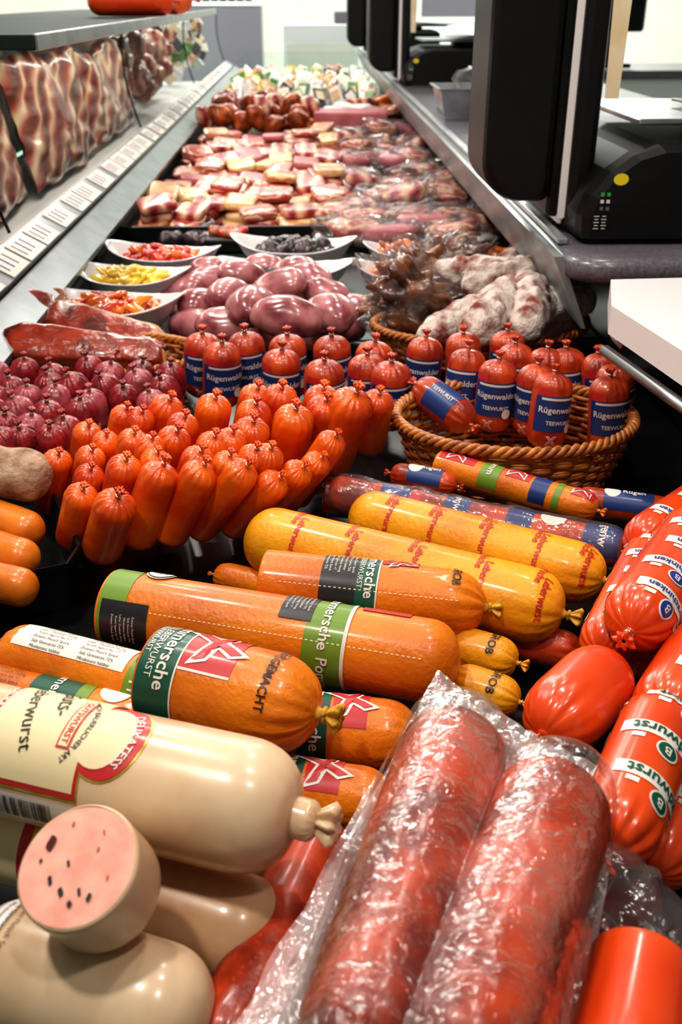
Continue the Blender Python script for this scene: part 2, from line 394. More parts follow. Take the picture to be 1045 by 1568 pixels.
for i in range(120):
    c=Vector((-.68+rnd.uniform(-.08,.08),5.05+rnd.random()*1.6,ZD+.15+rnd.random()*.26))
    rbox(b,c,(.06,.01,.05),.003,rnd.choice(['pkg','paper','white','pepo','film','counter','board','slab2','dgrey','fat']),(rnd.uniform(-.5,.5),rnd.uniform(-.9,.9),rnd.uniform(-.8,.8)),1)
b.build('packet_reflection')  # loose packets modelled where coloured foil reflects in the glass
# ================================================================= SERVICE COUNTER
b=MB()
pts=[]
x0,x1,y0,y1=.335,1.15,1.26,7.0; rc=.06
for i in range(9):
    a=pi+pi/2*i/8; pts.append((x0+rc+rc*math.cos(a),y0+rc+rc*math.sin(a)))
pts+= [(x1,y0),(x1,y1),(x0,y1)]
def ins(p,k):
    return (max(p[0],x0)+ (k if p[0]<x0+rc+.001 else 0), p[1]+(k if p[1]<y0+rc+.001 else 0))
rows=[]
for k,z in ((.02,.165),(.006,.168),(0,.176),(0,.190),(.004,.198),(.012,.201)):
    rows.append([Vector((*ins(p,k),ZD+z)) for p in pts])
b.grid(rows,'counter',cap0=True,cap1=True)
rbox(b,(.345,4.15,ZD+.206),(.014,5.6,.008),.002,'rail')
prism(b,[(.322,1.3,ZD+.197),(.334,1.3,ZD+.197),(.375,1.3,ZD+.10),(.369,1.3,ZD+.10)],(0,5.6,0),'rail')
b.build('service_counter')
simple('counter_cabinet',(.83,4.2,.475),(.60,5.6,.95),'blkpl',.01)
b=MB()
P=[W(936,428,.215),W(1250,420,.215),W(1300,700,.215),W(937,468,.215)]
prism(b,P,(0,0,-.03),'board'); 
tube(b,[P[3]+Vector((-.004,-.008,-.045)),P[2]+Vector((0,-.008,-.045))],.006,'steel')
tube(b,[P[3]+Vector((.02,.008,-.045)),P[3]+Vector((.02,.04,-.045))],.005,'steel')
rbox(b,(.58,1.06,.49),(.10,.12,.98),.005,'blkpl')
b.build('cutting_board')
# ================================================================= SCALES
def scale(y,name,dx=.02):
    b=MB(); Z=ZD+.20
    def slab(xa,xb,za,zb,rc,m,ya,yb):
        xa+=dx;xb+=dx
        p=[]
        for i in range(9): 
            a=pi+pi/2*i/8; p.append((xa+rc+rc*math.cos(a),za+rc+rc*math.sin(a)))
        for i in range(5):
            a=1.5*pi+pi/2*i/4; q=rc*.25; p.append((xb-q+q*math.cos(a),za+q+q*math.sin(a)))
        p+=[(xb,zb),(xa,zb)]
        rows=[]
        for k,yy in ((.010,ya),(.003,ya+.003),(0,ya+.010),(0,yb-.012),(.012,yb)):
            cx=(xa+xb)/2;cz=(za+zb)/2
            rows.append([Vector((cx+(a-cx)*(1-k/(xb-xa)*2),yy,cz+(c-cz)*(1-k/(zb-za)*2))) for a,c in p])
        b.grid(rows,m,cap0=True,cap1=True,smooth=False)
    slab(.222,.318,ZD+.245,ZD+.72,.055,'blkpl',y,y+.16)
    slab(.318,.334,ZD+.222,ZD+.72,.01,'blkpl',y+.01,y+.16)
    slab(.334,.342,ZD+.212,ZD+.72,.004,'board',y+.005,y+.16)
    slab(.342,.375,ZD+.205,ZD+.74,.01,'blkpl',y-.01,y+.18)
    p=[(.345,.205),(.343,.235),(.352,.262),(.375,.292),(.405,.314),(.44,.324),(.72,.324),(.74,.31),(.74,.205)]
    rows=[]
    for k,yy in ((.92,y-.075),(.98,y-.07),(1,y-.05),(1,y+.28),(.96,y+.30)):
        rows.append([Vector((.54+dx+(a-.54)*k,yy,Z+.01+(c-.205)*k)) for a,c in p])
    b.grid(rows,'blkpl',cap0=True,cap1=True,smooth=False)
    yy=y-.0765
    def dsc(x,z,r,m,rz=1):
        b.add([Vector((x+dx+r*math.cos(2*pi*i/20),yy,ZD+z+r*rz*math.sin(2*pi*i/20))) for i in range(20)],[tuple(range(20))],m)
    dsc(.392,.287,.010,'yellow',.75)
    for i in range(3):
        for j in range(2):
            rbox(b,(.370+dx+j*.008,yy,ZD+.268-i*.009),(.0045,.001,.0045),0,['greenb','white','counter'][i])
    for i in range(5):
        for j in range(2): rbox(b,(.365+dx+j*.010,yy,ZD+.240-i*.004),(.007-.002*((i+j)%2),.001,.0009),0,'white')
    for fx in (.37,.70): tube(b,[Vector((fx+dx,y-.03,Z+.002)),Vector((fx+dx,y-.03,Z+.015))],.012,'blkpl',sides=12)
    rbox(b,(.60+dx,y+.12,ZD+.352),(.36,.30,.008),.003,'steel'); rbox(b,(.60+dx,y+.12,ZD+.337),(.10,.10,.03),.003,'blkpl')
    prism(b,[(.368+dx,y-.012,ZD+.72),(.402+dx,y-.012,ZD+.72),(.392+dx,y-.02,ZD+.38),(.374+dx,y-.02,ZD+.38)],(0,.001,0),'paper')
    rbox(b,(.66+dx,y+.05,ZD+.361),(.26,.22,.004),.001,'counter',(.0,.03,.1)); rbox(b,(.68+dx,y+.06,ZD+.366),(.24,.2,.003),.001,'rail',(.0,.05,.2))
    return b.build(name)
scale(1.42,'deli_scale'); scale(4.1,'deli_scale'); scale(6.2,'deli_scale')
b=MB(); c=Vector((.47,2.95,ZD+.202))
rows=[[c+Vector((sx*.11*k,sy*.10*k,z)) for sx,sy in ((-1,-1),(1,-1),(1,1),(-1,1))] for k,z in ((.85,.0),(1,.08),(1.06,.08),(1.06,.076),(.97,.074),(.83,.006))]
b.grid(rows,'steel',cap0=True,cap1=True,smooth=False)
blob(b,c+Vector((.0,.0,.085)),(.06,.05,.045),(0,0,0),'film',nz=.5,fr=25)
b.build('steel_food_tub')
b=MB(); rbox(b,(.12,8.2,.56),(.55,.5,1.12),.01,'board'); rbox(b,(.12,7.94,.75),(.5,.01,.5),.005,'wall'); rbox(b,(.3,8.2,1.16),(.16,.2,.08),.01,'counter'); b.build('white_cabinet')
b=MB()
rbox(b,(1.9,6.2,.45),(1.3,.6,.9),.01,'board'); rbox(b,(1.9,6.2,.92),(1.36,.66,.04),.005,'counter'); b.build('back_worktop')
b=MB(); rbox(b,(1.75,6.2,1.25),(.34,.05,.26),.02,'blkpl'); rbox(b,(1.75,6.17,1.25),(.30,.005,.22),.002,'blkgloss'); rbox(b,(1.75,6.22,1.03),(.05,.05,.2),.005,'blkpl'); rbox(b,(1.75,6.2,.95),(.2,.16,.02),.005,'blkpl'); b.build('computer_monitor')
b=MB(); rbox(b,(1.45,6.05,1.03),(.18,.2,.18),.02,'board'); rbox(b,(1.45,5.94,1.03),(.1,.02,.08),.01,'counter'); b.build('label_printer')
b=MB(); rbox(b,(1.26,6.1,.99),(.08,.12,.1),.02,'yellow'); b.build('yellow_bin')
b=MB(); rbox(b,(-1.1,10.6,.62),(1.4,.4,1.2),.01,'counter'); rbox(b,(-1.1,10.6,1.235),(1.4,.42,.03),.005,'board'); b.build('bottle_rack')
b=MB()
for i in range(16):
    x=-1.72+i*.08; tube(b,[Vector((x,10.55,1.255)),Vector((x,10.55,1.43)),Vector((x,10.55,1.47)),Vector((x,10.55,1.55))],[.034,.034,.013,.013],rnd.choice(['olive','green','black','blue']),sides=10)
b.build('wine_bottle_row')
# ================================================================= FAR MEATS
b=MB()
for r in range(8):
    for i in range(9):
        x=-.35+i*.082+rnd.uniform(-.012,.012); y=4.95+r*.24
        rt=(rnd.uniform(-.9,-.5),rnd.uniform(-.8,.8),rnd.uniform(-.5,.5))
        c=Vector((x,y,ZD+.075)); mm=rnd.choice(['pkg','white','white','board','fat','slab1','white','pepy','slab3','dgrey','board'])
        rbox(b,c,(.055,.014,.13),.005,mm,rt,1); rbox(b,c+Euler(rt).to_matrix()@Vector((0,-.009,.02)),(.040,.003,.05),.001,rnd.choice(['white','pkg','paper','fat']),rt,1)
b.build('vacuum_packet_rows')
b=MB()
for i in range(44):
    blob(b,(-.38+rnd.random()*.46,3.98+rnd.random()*.6,ZD+.045+rnd.random()*.075),(.052,.042,.036),(rnd.random(),rnd.random(),rnd.random()*3),rnd.choice(['roast','roast','smoke','slab2','roast']),nz=.35,fr=22)
b.build('roast_meat_pile')
b=MB(); rbox(b,(.17,4.1,ZD+.057),(.28,.16,.11),.008,'pinkbox'); b.build('ham_loaf')
b=MB()
for i in range(16):
    blob(b,(.12+rnd.random()*.26,4.35+rnd.random()*.5,ZD+.04+rnd.random()*.04),(.07,.05,.02),(rnd.uniform(-.3,.3),rnd.uniform(-.3,.3),rnd.random()*3),rnd.choice(['slab2','slab1','pepo','white','board']),e=.6,nz=.15)
b.build('sliced_meat_stack')
b=MB()
for r in range(13):
    y=2.36+r*.122
    for i in range(6):
        if rnd.random()<.04: continue
        mm=rnd.choice(['slab1','slab1','slab2','fat','slab3'] if r<5 else ['slab1','slab2','slab2','slab1','pinkbox'])
        top=rnd.choice([2,3,3,4])
        for k in range(top):
            x=-.355+i*.082+(r%2)*.03+rnd.uniform(-.012,.012)
            blob(b,(x,y+rnd.uniform(-.02,.02)+k*.010,ZD+.014+k*.020),(.036+rnd.uniform(0,.008),.045+rnd.uniform(0,.012),.0105),(rnd.uniform(-.05,.2),rnd.uniform(-.14,.14),rnd.uniform(-.3,.3)),mm if rnd.random()<.6 else rnd.choice(['slab2','slab1','slab3']),e=.32,nz=.10,fr=18,nu=20,nv=10)
b.build('pork_belly_slab_rows')
b=MB()
for r in range(8):
    for i in range(3):
        c=Vector((.17+i*.09+rnd.uniform(-.03,.03),2.55+r*.19+rnd.uniform(-.04,.04),ZD+.04+rnd.random()*.03))
        rt=(rnd.uniform(-.25,.25),rnd.uniform(-.25,.25),rnd.random()*3)
        blob(b,c,(.055,.04,.020),rt,rnd.choice(['slab1','slab1','slab2','slab2','pinkbox','smoke']),e=.6,nz=.2)
        blob(b,c,(.073,.055,.028),rt,'film',e=.6,nz=.3,fr=35,nu=26,nv=16)
        if rnd.random()<.35: rbox(b,c+Vector((0,-.01,.028)),(.045,.032,.001),0,'white',rt)
b.build('wrapped_meat_pack_pile')
simple('tray_divider',(-.14,2.27,ZD+.023),(.60,.012,.044),'blkpl',.002)
b=MB()
for (u,v) in ((545,352),(600,358),(650,342),(700,333),(745,342),(690,356),(560,335),(620,330),(540,322)):
    c=W(u,v,.045); rt=(rnd.uniform(-.2,.2),rnd.uniform(-.2,.2),rnd.uniform(-.5,.5))
    blob(b,c,(.06,.04,.020),rt,rnd.choice(['slab2','pinkbox','slab1','slab1']),e=.6,nz=.2); blob(b,c,(.085,.055,.028),rt,'film',e=.6,nz=.3,fr=30,nu=26,nv=16)
b.build('wrapped_sausage_pack_pile')
# ================================================================= BOWLS
def bowl(u,v,a,bb,h,rz,fills,nf,name='oval_serving_bowl',lift=.0):
    c=W(u,v,.045+lift); c.z=ZD+lift+.001; R=Matrix.Rotation(rz,3,'Z'); b=MB(); rows=[]
    for s,z in ((0.02,.0),(.5,0),(.62,.12),(.84,.6),(.97,.95),(1.02,1.02),(1.03,1.06),(1.0,1.07),(.95,1.0),(.8,.65),(.58,.25),(.3,.16),(.02,.15)):
        row=[]
        for j in range(48):
            t=2*pi*j/48; x=math.cos(t)*a*s; y=math.copysign(abs(math.sin(t))**1.15,math.sin(t))*bb*s
            zz=h*z*(1+.45*abs(math.cos(t))**3*s)
            row.append(c+R@Vector((x,y,zz)))
        rows.append(row)
    b.grid(rows,'porc')
    for i in range(nf):
        rr=math.sqrt(rnd.random())*.6; t=rnd.random()*2*pi
        p=c+R@Vector((a*rr*math.cos(t),bb*rr*math.sin(t),h*(.5+rnd.random()*.4+.4*(1-rr))))
        f=rnd.choice(fills)
        sz={'olive':(.017,.012,.012),'plum':(.02,.017,.015)}.get(f,(.026,.010,.007))
        blob(b,p,sz,(rnd.uniform(-.4,.4),rnd.uniform(-.5,.5),rnd.random()*pi),f,nz=.2,fr=60,nu=12,nv=8,bend=rnd.uniform(-.6,.6))
    return b.build(name)
bowl(250,388,.118,.068,.042,-.25,['pepr','pepr','pepr','pepo'],60)
bowl(203,422,.108,.068,.042,-.2,['pepy'],50,lift=.005)
bowl(172,468,.118,.068,.045,-.2,['pepr','pepo','pepo','pepr'],55,lift=.012)
bowl(450,380,.125,.070,.046,-.15,['olive','olive','plum'],90,lift=.006)
bowl(440,415,.125,.065,.045,-.1,['plum'],12,lift=.0)
bowl(625,378,.09,.055,.035,-.1,['pepo','roast'],45)
bowl(610,412,.085,.06,.04,-.1,['pepo'],15)
bowl(765,385,.11,.055,.035,-.2,['pepo','roast','pepo'],90)
b=MB(); c=W(350,368,.02); c.z=ZD+.017; rbox(b,c,(.10,.09,.03),.006,'blkpl')
for i in range(18): blob(b,c+Vector((rnd.uniform(-.035,.035),rnd.uniform(-.03,.03),.02)),(.015,.012,.01),(0,0,rnd.random()*3),rnd.choice(['roast','pepr']),nz=.2)
b.build('antipasti_tray')
b=MB(); 
for i in range(30): 
    c=W(290+rnd.uniform(-42,38),358+rnd.uniform(-12,12),.02); blob(b,c,(.024,.02,.017),(0,0,rnd.random()*3),'plum',nz=.25,fr=40)
b.build('dried_plum_pile')
# ================================================================= BASKETS
def basket(c,rx,ry,h,name,rows=9,stakes=34,wr=.0028):
    b=MB(); c=Vector(c)+Vector((0,0,.001)); n=stakes*4
    for k in range(rows):
        t=k/(rows-1); s=.80+.20*t**.7; z=h*t
        pts=[]
        for i in range(n):
            th=2*pi*i/n; o=.0028*math.cos(stakes/2*th+k*pi)
            pts.append(c+Vector(((rx*s+o)*math.cos(th),(ry*s+o)*math.sin(th),z+wr)))
        tube(b,pts,wr,'wick',True,6)
    for i in range(stakes):
        th=2*pi*(i+.5)/stakes
        pts=[c+Vector((rx*(.80+.20*t**.7)*math.cos(th),ry*(.80+.20*t**.7)*math.sin(th),h*t)) for t in [q/5 for q in range(6)]]
        tube(b,pts,.0022,'wick',False,5)
    for ph in (0,2*pi/3,4*pi/3):
        pts=[]
        for i in range(n*2):
            th=2*pi*i/(n*2); q=26*th+ph
            pts.append(c+Vector(((rx*1.02+.004*math.cos(q))*math.cos(th),(ry*1.02+.004*math.cos(q))*math.sin(th),h+.004+.004*math.sin(q))))
        tube(b,pts,.0033,'wick',True,6)
    b.add([c+Vector((rx*.8*math.cos(2*pi*i/40),ry*.8*math.sin(2*pi*i/40),.003)) for i in range(40)],[tuple(range(40))],'wick')
    return b.build(name)
def cz(u,v,h): 
    p=W(u,v,h); p.z=ZD; return p
cB=cz(788,638,.075); basket(cB,.132,.105,.072,'wicker_basket',rows=13,wr=.0027)
cL=cz(125,548,.05); basket(cL,.165,.09,.05,'wicker_basket')
cR=cz(735,500,.05); basket(cR,.16,.10,.05,'wicker_basket')
def standing(b,A,lean,Ln,r,face=0,blue=True,m='rueg'):
    B=A+Vector((lean[0],lean[1],-Ln))
    S=sausage(b,A,B,r,m,eA='knot',eB='round',pl=.14,npl=15,seg=60,nb=12,up=(math.sin(face),-math.cos(face),.15),e=.7,tl=.9,tr=.8)
    if blue:
        patch(b,S,.25,.72,-78,78,'blue'); patch(b,S,.27,.30,-60,60,'white',.0008)
        txt(b,S,'Rügenwalder',.43,0,r*.44,90,'white'); txt(b,S,'TEEWURST',.60,0,r*.28,90,'white')
        disc(b,S,.68,-35,r*.26,'white',.0009); patch(b,S,.15,.25,30,75,'red',.0006)
        patch(b,S,.30,.72,78,84,'red',.0006); txt(b,S,'X',.84,20,r*.6,90,'white',.0009,.05); txt(b,S,'X',.84,20,r*.6,90,'red',.0012,.0)
    return S
b=MB()
for (u,v,lx,ly,f) in ((653,518,0,0,-.3),(710,512,0,.01,.6),(778,508,0,0,0),(840,535,.0,0,.8),(868,535,.01,.0,-.5),(918,543,.02,.0,.2),(718,535,-.005,-.01,-.7),(790,528,.005,0,.3),(765,552,.0,-.005,-.1),(850,572,-.002,-.01,.35),(935,578,.01,-.005,.1),(825,560,0,0,-.4),(945,560,.0,0,.3)):
    A=W(u,v,.115); standing(b,A,(lx+rnd.uniform(-.006,.006),ly),.088,.0230,f)
A=W(640,590,.085);B=W(720,650,.06); S=sausage(b,A,B,.021,'rueg',pl=.14,nb=12); patch(b,S,.3,.75,-80,80,'blue'); txt(b,S,'TEEWURST',.5,10,.007,0,'white')
b.build('teewurst_cluster')
b=MB()
for (u,v,f) in ((310,512,.3),(375,510,-.1),(440,514,.2),(508,516,.2),(575,525,-.2),(432,537,0),(497,553,.3),(563,545,.1),(340,526,.4),(600,556,.2)):
    A=W(u,v,.105); standing(b,A,(rnd.uniform(-.006,.006),.005),.088,.0250,f)
b.build('teewurst_cluster')
b=MB()
for r in range(6):
    for i in range(7):
        u=-12+i*46+(r%2)*22-r*4; v=668-r*20
        if u>262-(5-r)*34+ (60 if r>2 else 0): continue
        A=W(u+rnd.uniform(-7,7),v+rnd.uniform(-6,6)-14,.085)
        S=sausage(b,A,A+Vector((rnd.uniform(-.014,.014),.012+rnd.uniform(-.01,.006),-.055)),.0200+rnd.uniform(-.001,.001),rnd.choice(['purple','purple','purple','purple2']),eB='round',pl=.17,npl=14,seg=60,nb=5,up=(0,-1,.2),e=1.0,tl=.9,tr=.8)
        patch(b,S,.60,.78,-35,50,'white'); txt(b,S,'Salami',.69,8,.008,90,'lblue')
b.build('mini_salami_pile')
b=MB()
mini=[((125,742,.10),(115,815,.03),58),((182,760,.105),(155,845,.03),72),((250,705,.115),(205,835,.03),68),((314,708,.115),(255,828,.03),64),((378,712,.115),(300,815,.03),60),
((430,730,.10),(350,805,.03),56),((462,708,.10),(395,780,.03),54),((495,695,.10),(430,760,.03),50),((515,662,.115),(450,735,.03),52),
((92,692,.095),(88,750,.02),50),((138,648,.10),(132,720,.02),50),((138,682,.10),(135,750,.02),50),((138,712,.10),(135,770,.02),50),((192,698,.115),(188,765,.03),60),((203,660,.115),(198,730,.03),52),
((192,622,.11),(188,690,.02),50),((262,605,.115),(240,660,.02),60),((270,655,.12),(250,720,.03),58),((235,665,.12),(225,730,.03),50),((305,690,.12),(280,760,.03),58),((285,635,.12),(270,700,.03),54),
((330,608,.12),(320,670,.03),60),((330,660,.12),(310,730,.03),56),((358,660,.12),(340,740,.03),56),((390,610,.12),(375,680,.03),58),((388,638,.12),(372,710,.03),62),((415,680,.12),(380,750,.03),54),
((395,590,.115),(380,650,.03),58),((432,588,.12),(420,650,.03),60),((455,618,.125),(435,700,.03),68),((395,685,.12),(360,760,.03),52),((545,595,.13),(500,690,.03),76),((495,590,.12),(480,650,.03),62),
((583,598,.11),(560,665,.03),56),((500,612,.12),(470,690,.03),60),((350,690,.12),(330,760,.03),54),((215,625,.11),(205,690,.03),50),((163,665,.10),(160,735,.03),48),((240,690,.115),(225,760,.03),50)]
for a,c,w in mini:
    A=W(a[0]+rnd.uniform(-3,3),a[1]+rnd.uniform(-4,4)+6,a[2]);B=W(*c); B.y=min(B.y,A.y+.03); r=w/2*.90*DEP((A+B)/2)/F
    sausage(b,A,B,r,'mini',eB='round',pl=.17,npl=15,seg=60,nb=8,up=(0,-1,.3),e=.72,tl=1.1,tr=.85,pw=2.2)
b.build('mini_sausage_pile')
b=MB()
for (u,v,h,rx,rz) in ((290,445,.03,44,.3),(330,430,.04,40,0),(315,470,.05,50,.5),(300,500,.03,46,-.3),(350,455,.07,46,1.0),(372,425,.06,44,.2),(400,410,.05,36,0),(430,440,.08,50,-.3),(475,430,.07,44,-.7),(455,415,.05,40,-.2),(380,470,.08,52,1.3),(440,485,.085,58,-.1),(505,480,.07,52,-.9),(545,475,.05,40,-1.2),(350,500,.05,50,-.2),(500,450,.07,40,-.4),(400,510,.04,46,.1),(530,500,.03,40,1.2),(275,470,.03,36,.8),(325,415,.03,36,0),(490,510,.03,44,0),(420,460,.06,46,.4),(270,455,.02,30,.2)):
    c=W(u,v,h); s=rx*DEP(c)/F*.98; blob(b,c,(s,s*.70,s*.60),(rnd.uniform(-.3,.3),rnd.uniform(-.4,.4),rz),'kid',nz=.16,fr=16,nu=36,nv=26,bend=-.12)
b.build('pork_kidney_pile')
b=MB()
for (u,v,h,s,rt,mm) in ((122,533,.070,(.112,.034,.018),(.55,.06,-.12),'smoke'),(122,541,.061,(.112,.032,.014),(.5,.06,-.12),'smokefat'),(160,505,.058,(.10,.030,.016),(.45,.12,-.35),'smoke'),(158,499,.052,(.10,.030,.016),(.45,.12,-.35),'smokefat'),(22,472,.075,(.07,.04,.022),(.4,.1,.5),'smoke'),(30,462,.07,(.07,.03,.02),(.4,.1,.5),'smokefat'),(85,490,.050,(.10,.034,.018),(.4,.1,-.5),'smoke'),(90,484,.046,(.10,.030,.016),(.4,.1,-.5),'fat'),(10,500,.055,(.085,.036,.022),(.2,0,.3),'smoke'),(10,450,.045,(.075,.04,.022),(.3,0,.2),'slab2'),(50,550,.045,(.1,.035,.022),(0.3,0,.1),'smoke')):
    c=W(u,v,h); blob(b,c,s,rt,mm,e=.42,nz=.20,fr=22,nu=48,nv=26,taper=.35)
b.build('smoked_ham_piece_pile')
b=MB()
for (u,v,h,L_,az,el,w,bd) in ((705,492,.075,.17,.75,.15,.024,.015),(750,482,.095,.19,1.1,.1,.0265,.02),(805,472,.10,.17,1.35,.2,.026,.015),(848,478,.085,.17,.6,.0,.026,-.015),(858,455,.07,.15,.9,.1,.024,.01),(790,428,.10,.18,.2,.1,.026,.015),(735,425,.09,.17,-.5,.1,.025,.01),(770,505,.05,.19,.1,0,.023,0),(700,515,.045,.13,.3,0,.020,0),(850,505,.04,.13,.5,.0,.023,0),(820,400,.07,.16,.4,.0,.024,0),(770,455,.085,.18,.9,.1,.024,.02)):
    c=W(u,v,h); D=Vector((math.cos(az)*math.cos(el),math.sin(az)*math.cos(el),math.sin(el)))*L_/2
    sausage(b,c-D,c+D,w,rnd.choice(['mold','moldpink','moldpink']),eA='round',eB='round',seg=52,nb=44,lump=.22,lf=70,bend=(bd,0,.02),e=1.3)
b.build('moulded_salami_pile')
b=MB()
for (u,v,h,s,rt) in ((635,450,.085,(.07,.04,.035),(.3,.5,.4)),(685,390,.08,(.07,.04,.025),(.2,-.2,.2)),(610,480,.055,(.05,.04,.03),(0,0,0)),(650,420,.08,(.05,.045,.035),(0,.8,0))):
    c=W(u,v,h); blob(b,c,s,rt,'dried',nz=.8,fr=34,nu=48,nv=34); blob(b,c,[q*1.18 for q in s],rt,'film',nz=.7,fr=36,nu=44,nv=30)
b.build('wrapped_dried_meat')
# ================================================================= LEFT TRAY
b=MB()
P=[W(-120,770,.0),W(60,762,.0),W(128,905,.0),W(110,935,.0),W(-160,990,.0)]
n=len(P)
cc=sum(P,Vector())/n
rows=[[cc+(p-cc)*k+Vector((0,0,z)) for p in P] for k,z in ((.93,.002),(1.0,.05),(1.04,.052),(1.04,.047),(1.01,.045),(.95,.0))]
b.grid(rows,'blkpl',cap0=True,smooth=False); b.build('black_deli_tray')
b=MB()
for (a,c,w) in (((-60,775,.05),(60,820,.045),62),((-70,825,.05),(55,862,.045),64),((-60,880,.045),(56,905,.04),62)):
    SA(b,a,c,w,'carrot',eA='round',eB='round',seg=28,lump=.05)
b.build('smoked_cheese_roll_row')
b=MB(); SA(b,(-80,705,.085),(74,735,.08),80,'potato',eA='round',eB='round',lump=.14,e=.8,seg=60,nb=40); b.build('white_mould_sausage')
# ================================================================= LARGE SAUSAGES
def one(name,a,c,w,m,deco=None,**k):
    b=MB(); S=SA(b,a,c,w,m,**k)
    if deco: deco(b,S)
    return b.build(name)
def d_D(b,S):
    patch(b,S,.02,.24,-180,180,'green'); patch(b,S,.24,.25,-180,180,'white',.0008)
    txt(b,S,'Pommersche',.17,-18,.0135,-90,'white'); txt(b,S,'GUTSLEBERWURST',.09,-22,.0072,-90,'white',bold=0); txt(b,S,'FEINWURST',.045,-22,.0055,-90,'white',bold=0)
    patch(b,S,.25,.56,-72,12,'red'); patch(b,S,.25,.56,12,15,'white'); saltire(b,S,.41,-30,.040,20)
    txt(b,S,'GUTSGEMACHT',.76,-12,.0085,-90,'black')
one('pommersche_liver_sausage',(238,1032,.085),(486,1092,.085),152,'pom',d_D,eA='cut',cut='pom',tailm='string',pl=.15,tl=.9)
def dash(b,S,ang,d0,d1):
    n=int((d1-d0)*S.L/.004)
    for i in range(n):
        x=d0+(d1-d0)*i/n; patch(b,S,x,x+.0022/S.L,ang-.8,ang+.8,'paper',.0006,1,1)
def d_C(b,S):
    patch(b,S,.01,.09,-180,180,'lime'); patch(b,S,.02,.16,20,95,'dgrey',.0009)
    patch(b,S,.60,.71,-180,180,'lime'); patch(b,S,.52,.61,-70,5,'dgrey',.0009); patch(b,S,.705,.715,-180,180,'white',.0009)
    txt(b,S,'Pommersche',.655,-20,.0125,-90,'white',.0014); txt(b,S,'Pommersche',.655,110,.0125,-90,'white',.0014);lines(b,S,.565,-32,.03,6,.0035,.0026,-90,'white',.0013)
    disc(b,S,.14,-50,.012,'white',.0013); disc(b,S,.14,-50,.0108,'black',.0016); disc(b,S,.14,-50,.010,'white',.0019); txt(b,S,'Kalb',.14,-50,.007,0,'black',.0022)
    patch(b,S,.73,.86,-75,-35,'red',.0007); lines(b,S,.09,60,.03,6,.0035,.0026,-90,'white',.0013)
    dash(b,S,30,.05,.92)
one('pommersche_liver_sausage',(172,930,.062),(705,1020,.062),124,'pom',d_C,eA='cut',cut='lime',eB='round',nb=40,e=.8)
def d_B(b,S):
    patch(b,S,.28,.44,-180,180,'dgrey'); patch(b,S,.44,.53,-180,180,'green'); patch(b,S,.53,.537,-180,180,'white',.0008)
    txt(b,S,'Pommersche',.50,-26,.0125,-90,'white'); txt(b,S,'GUTSLEBERWURST',.455,-26,.006,-90,'white',bold=0); lines(b,S,.36,-25,.03,7,.0038,.003,-90,'white')
    patch(b,S,.54,.70,-75,-30,'red',.0007); saltire(b,S,.62,-46,.024,15); txt(b,S,'GROB',.87,-25,.010,-90,'black')
    dash(b,S,28,.1,.9)
one('pommersche_liver_sausage',(405,893,.062),(742,930,.060),106,'pom',d_B,eA='cut',cut='pom',tailm='string',pl=.15,tl=.9,nb=36)
def d_A(b,S):
    for i,dc in enumerate((.18,.36,.56,.76,.93)):
        txt(b,S,'Sächsische',dc,-38,.0095,-90,'red',.0010); txt(b,S,'Leberwurst',dc+.025,18,.0095,-90,'red',.0010)
one('saxon_liver_sausage',(382,820,.052),(862,940,.052),112,'yel',d_A,tailm='string',pl=.08,nb=40,tl=.9,tr=.8,e=.9,eA='round')
one('saxon_liver_sausage',(540,786,.046),(925,888,.050),92,'yel',d_A,eA='round',pl=.08,nb=40,tr=.6)
def d_film(b,S):
    patch(b,S,.2,.3,-80,60,'blue'); patch(b,S,.42,.5,-90,60,'blue'); patch(b,S,.62,.7,-90,60,'blue'); patch(b,S,.86,.97,-90,70,'blue')
    txt(b,S,'Rügenw',.46,-30,.010,-90,'white'); txt(b,S,'Rügenw',.92,-20,.012,-90,'white')
    patch(b,S,.3,.34,-80,60,'red'); disc(b,S,.76,-30,.012,'white')
    sausage(b,S(0,0)*.5+S(0,pi)*.5,S(S.L,0)*.5+S(S.L,pi)*.5,S.r*1.18,'film',eA='round',eB='round',lump=.14,nb=40)
one('wrapped_teewurst',(500,752,.055),(965,845,.05),58,'sal',d_film,pl=.1)
def d_b1(b,S):
    patch(b,S,.02,.25,-80,10,'red'); saltire(b,S,.13,-35,.024,90); patch(b,S,.30,.42,-100,80,'lime'); txt(b,S,'Pomm',.36,-20,.010,-90,'white')
    patch(b,S,.45,.60,-80,10,'red'); saltire(b,S,.52,-35,.024,90); patch(b,S,.62,.72,-100,80,'blue'); patch(b,S,.76,.80,-90,80,'lime'); patch(b,S,.85,.98,-80,10,'red');saltire(b,S,.91,-35,.022,90)
one('grob_mettwurst',(672,712,.055),(915,782,.05),48,'pom',d_b1,eA='cut',cut='rueg')
def d_b2(b,S): patch(b,S,.3,.8,-90,60,'blue'); txt(b,S,'Rügen',.6,-25,.009,0,'white'); disc(b,S,.38,-20,.008,'white')
one('grob_mettwurst',(880,765,.045),(1030,785,.045),46,'rueg',d_b2)
one('grob_mettwurst',(600,725,.045),(700,745,.045),40,'sal',d_b2)
one('grob_mettwurst',(495,760,.05),(640,775,.04),60,'saldark',None,eA='cut',cut='saldark')
one('smoked_sausage',(330,880,.02),(440,905,.02),46,'pom',None,tr=.5)
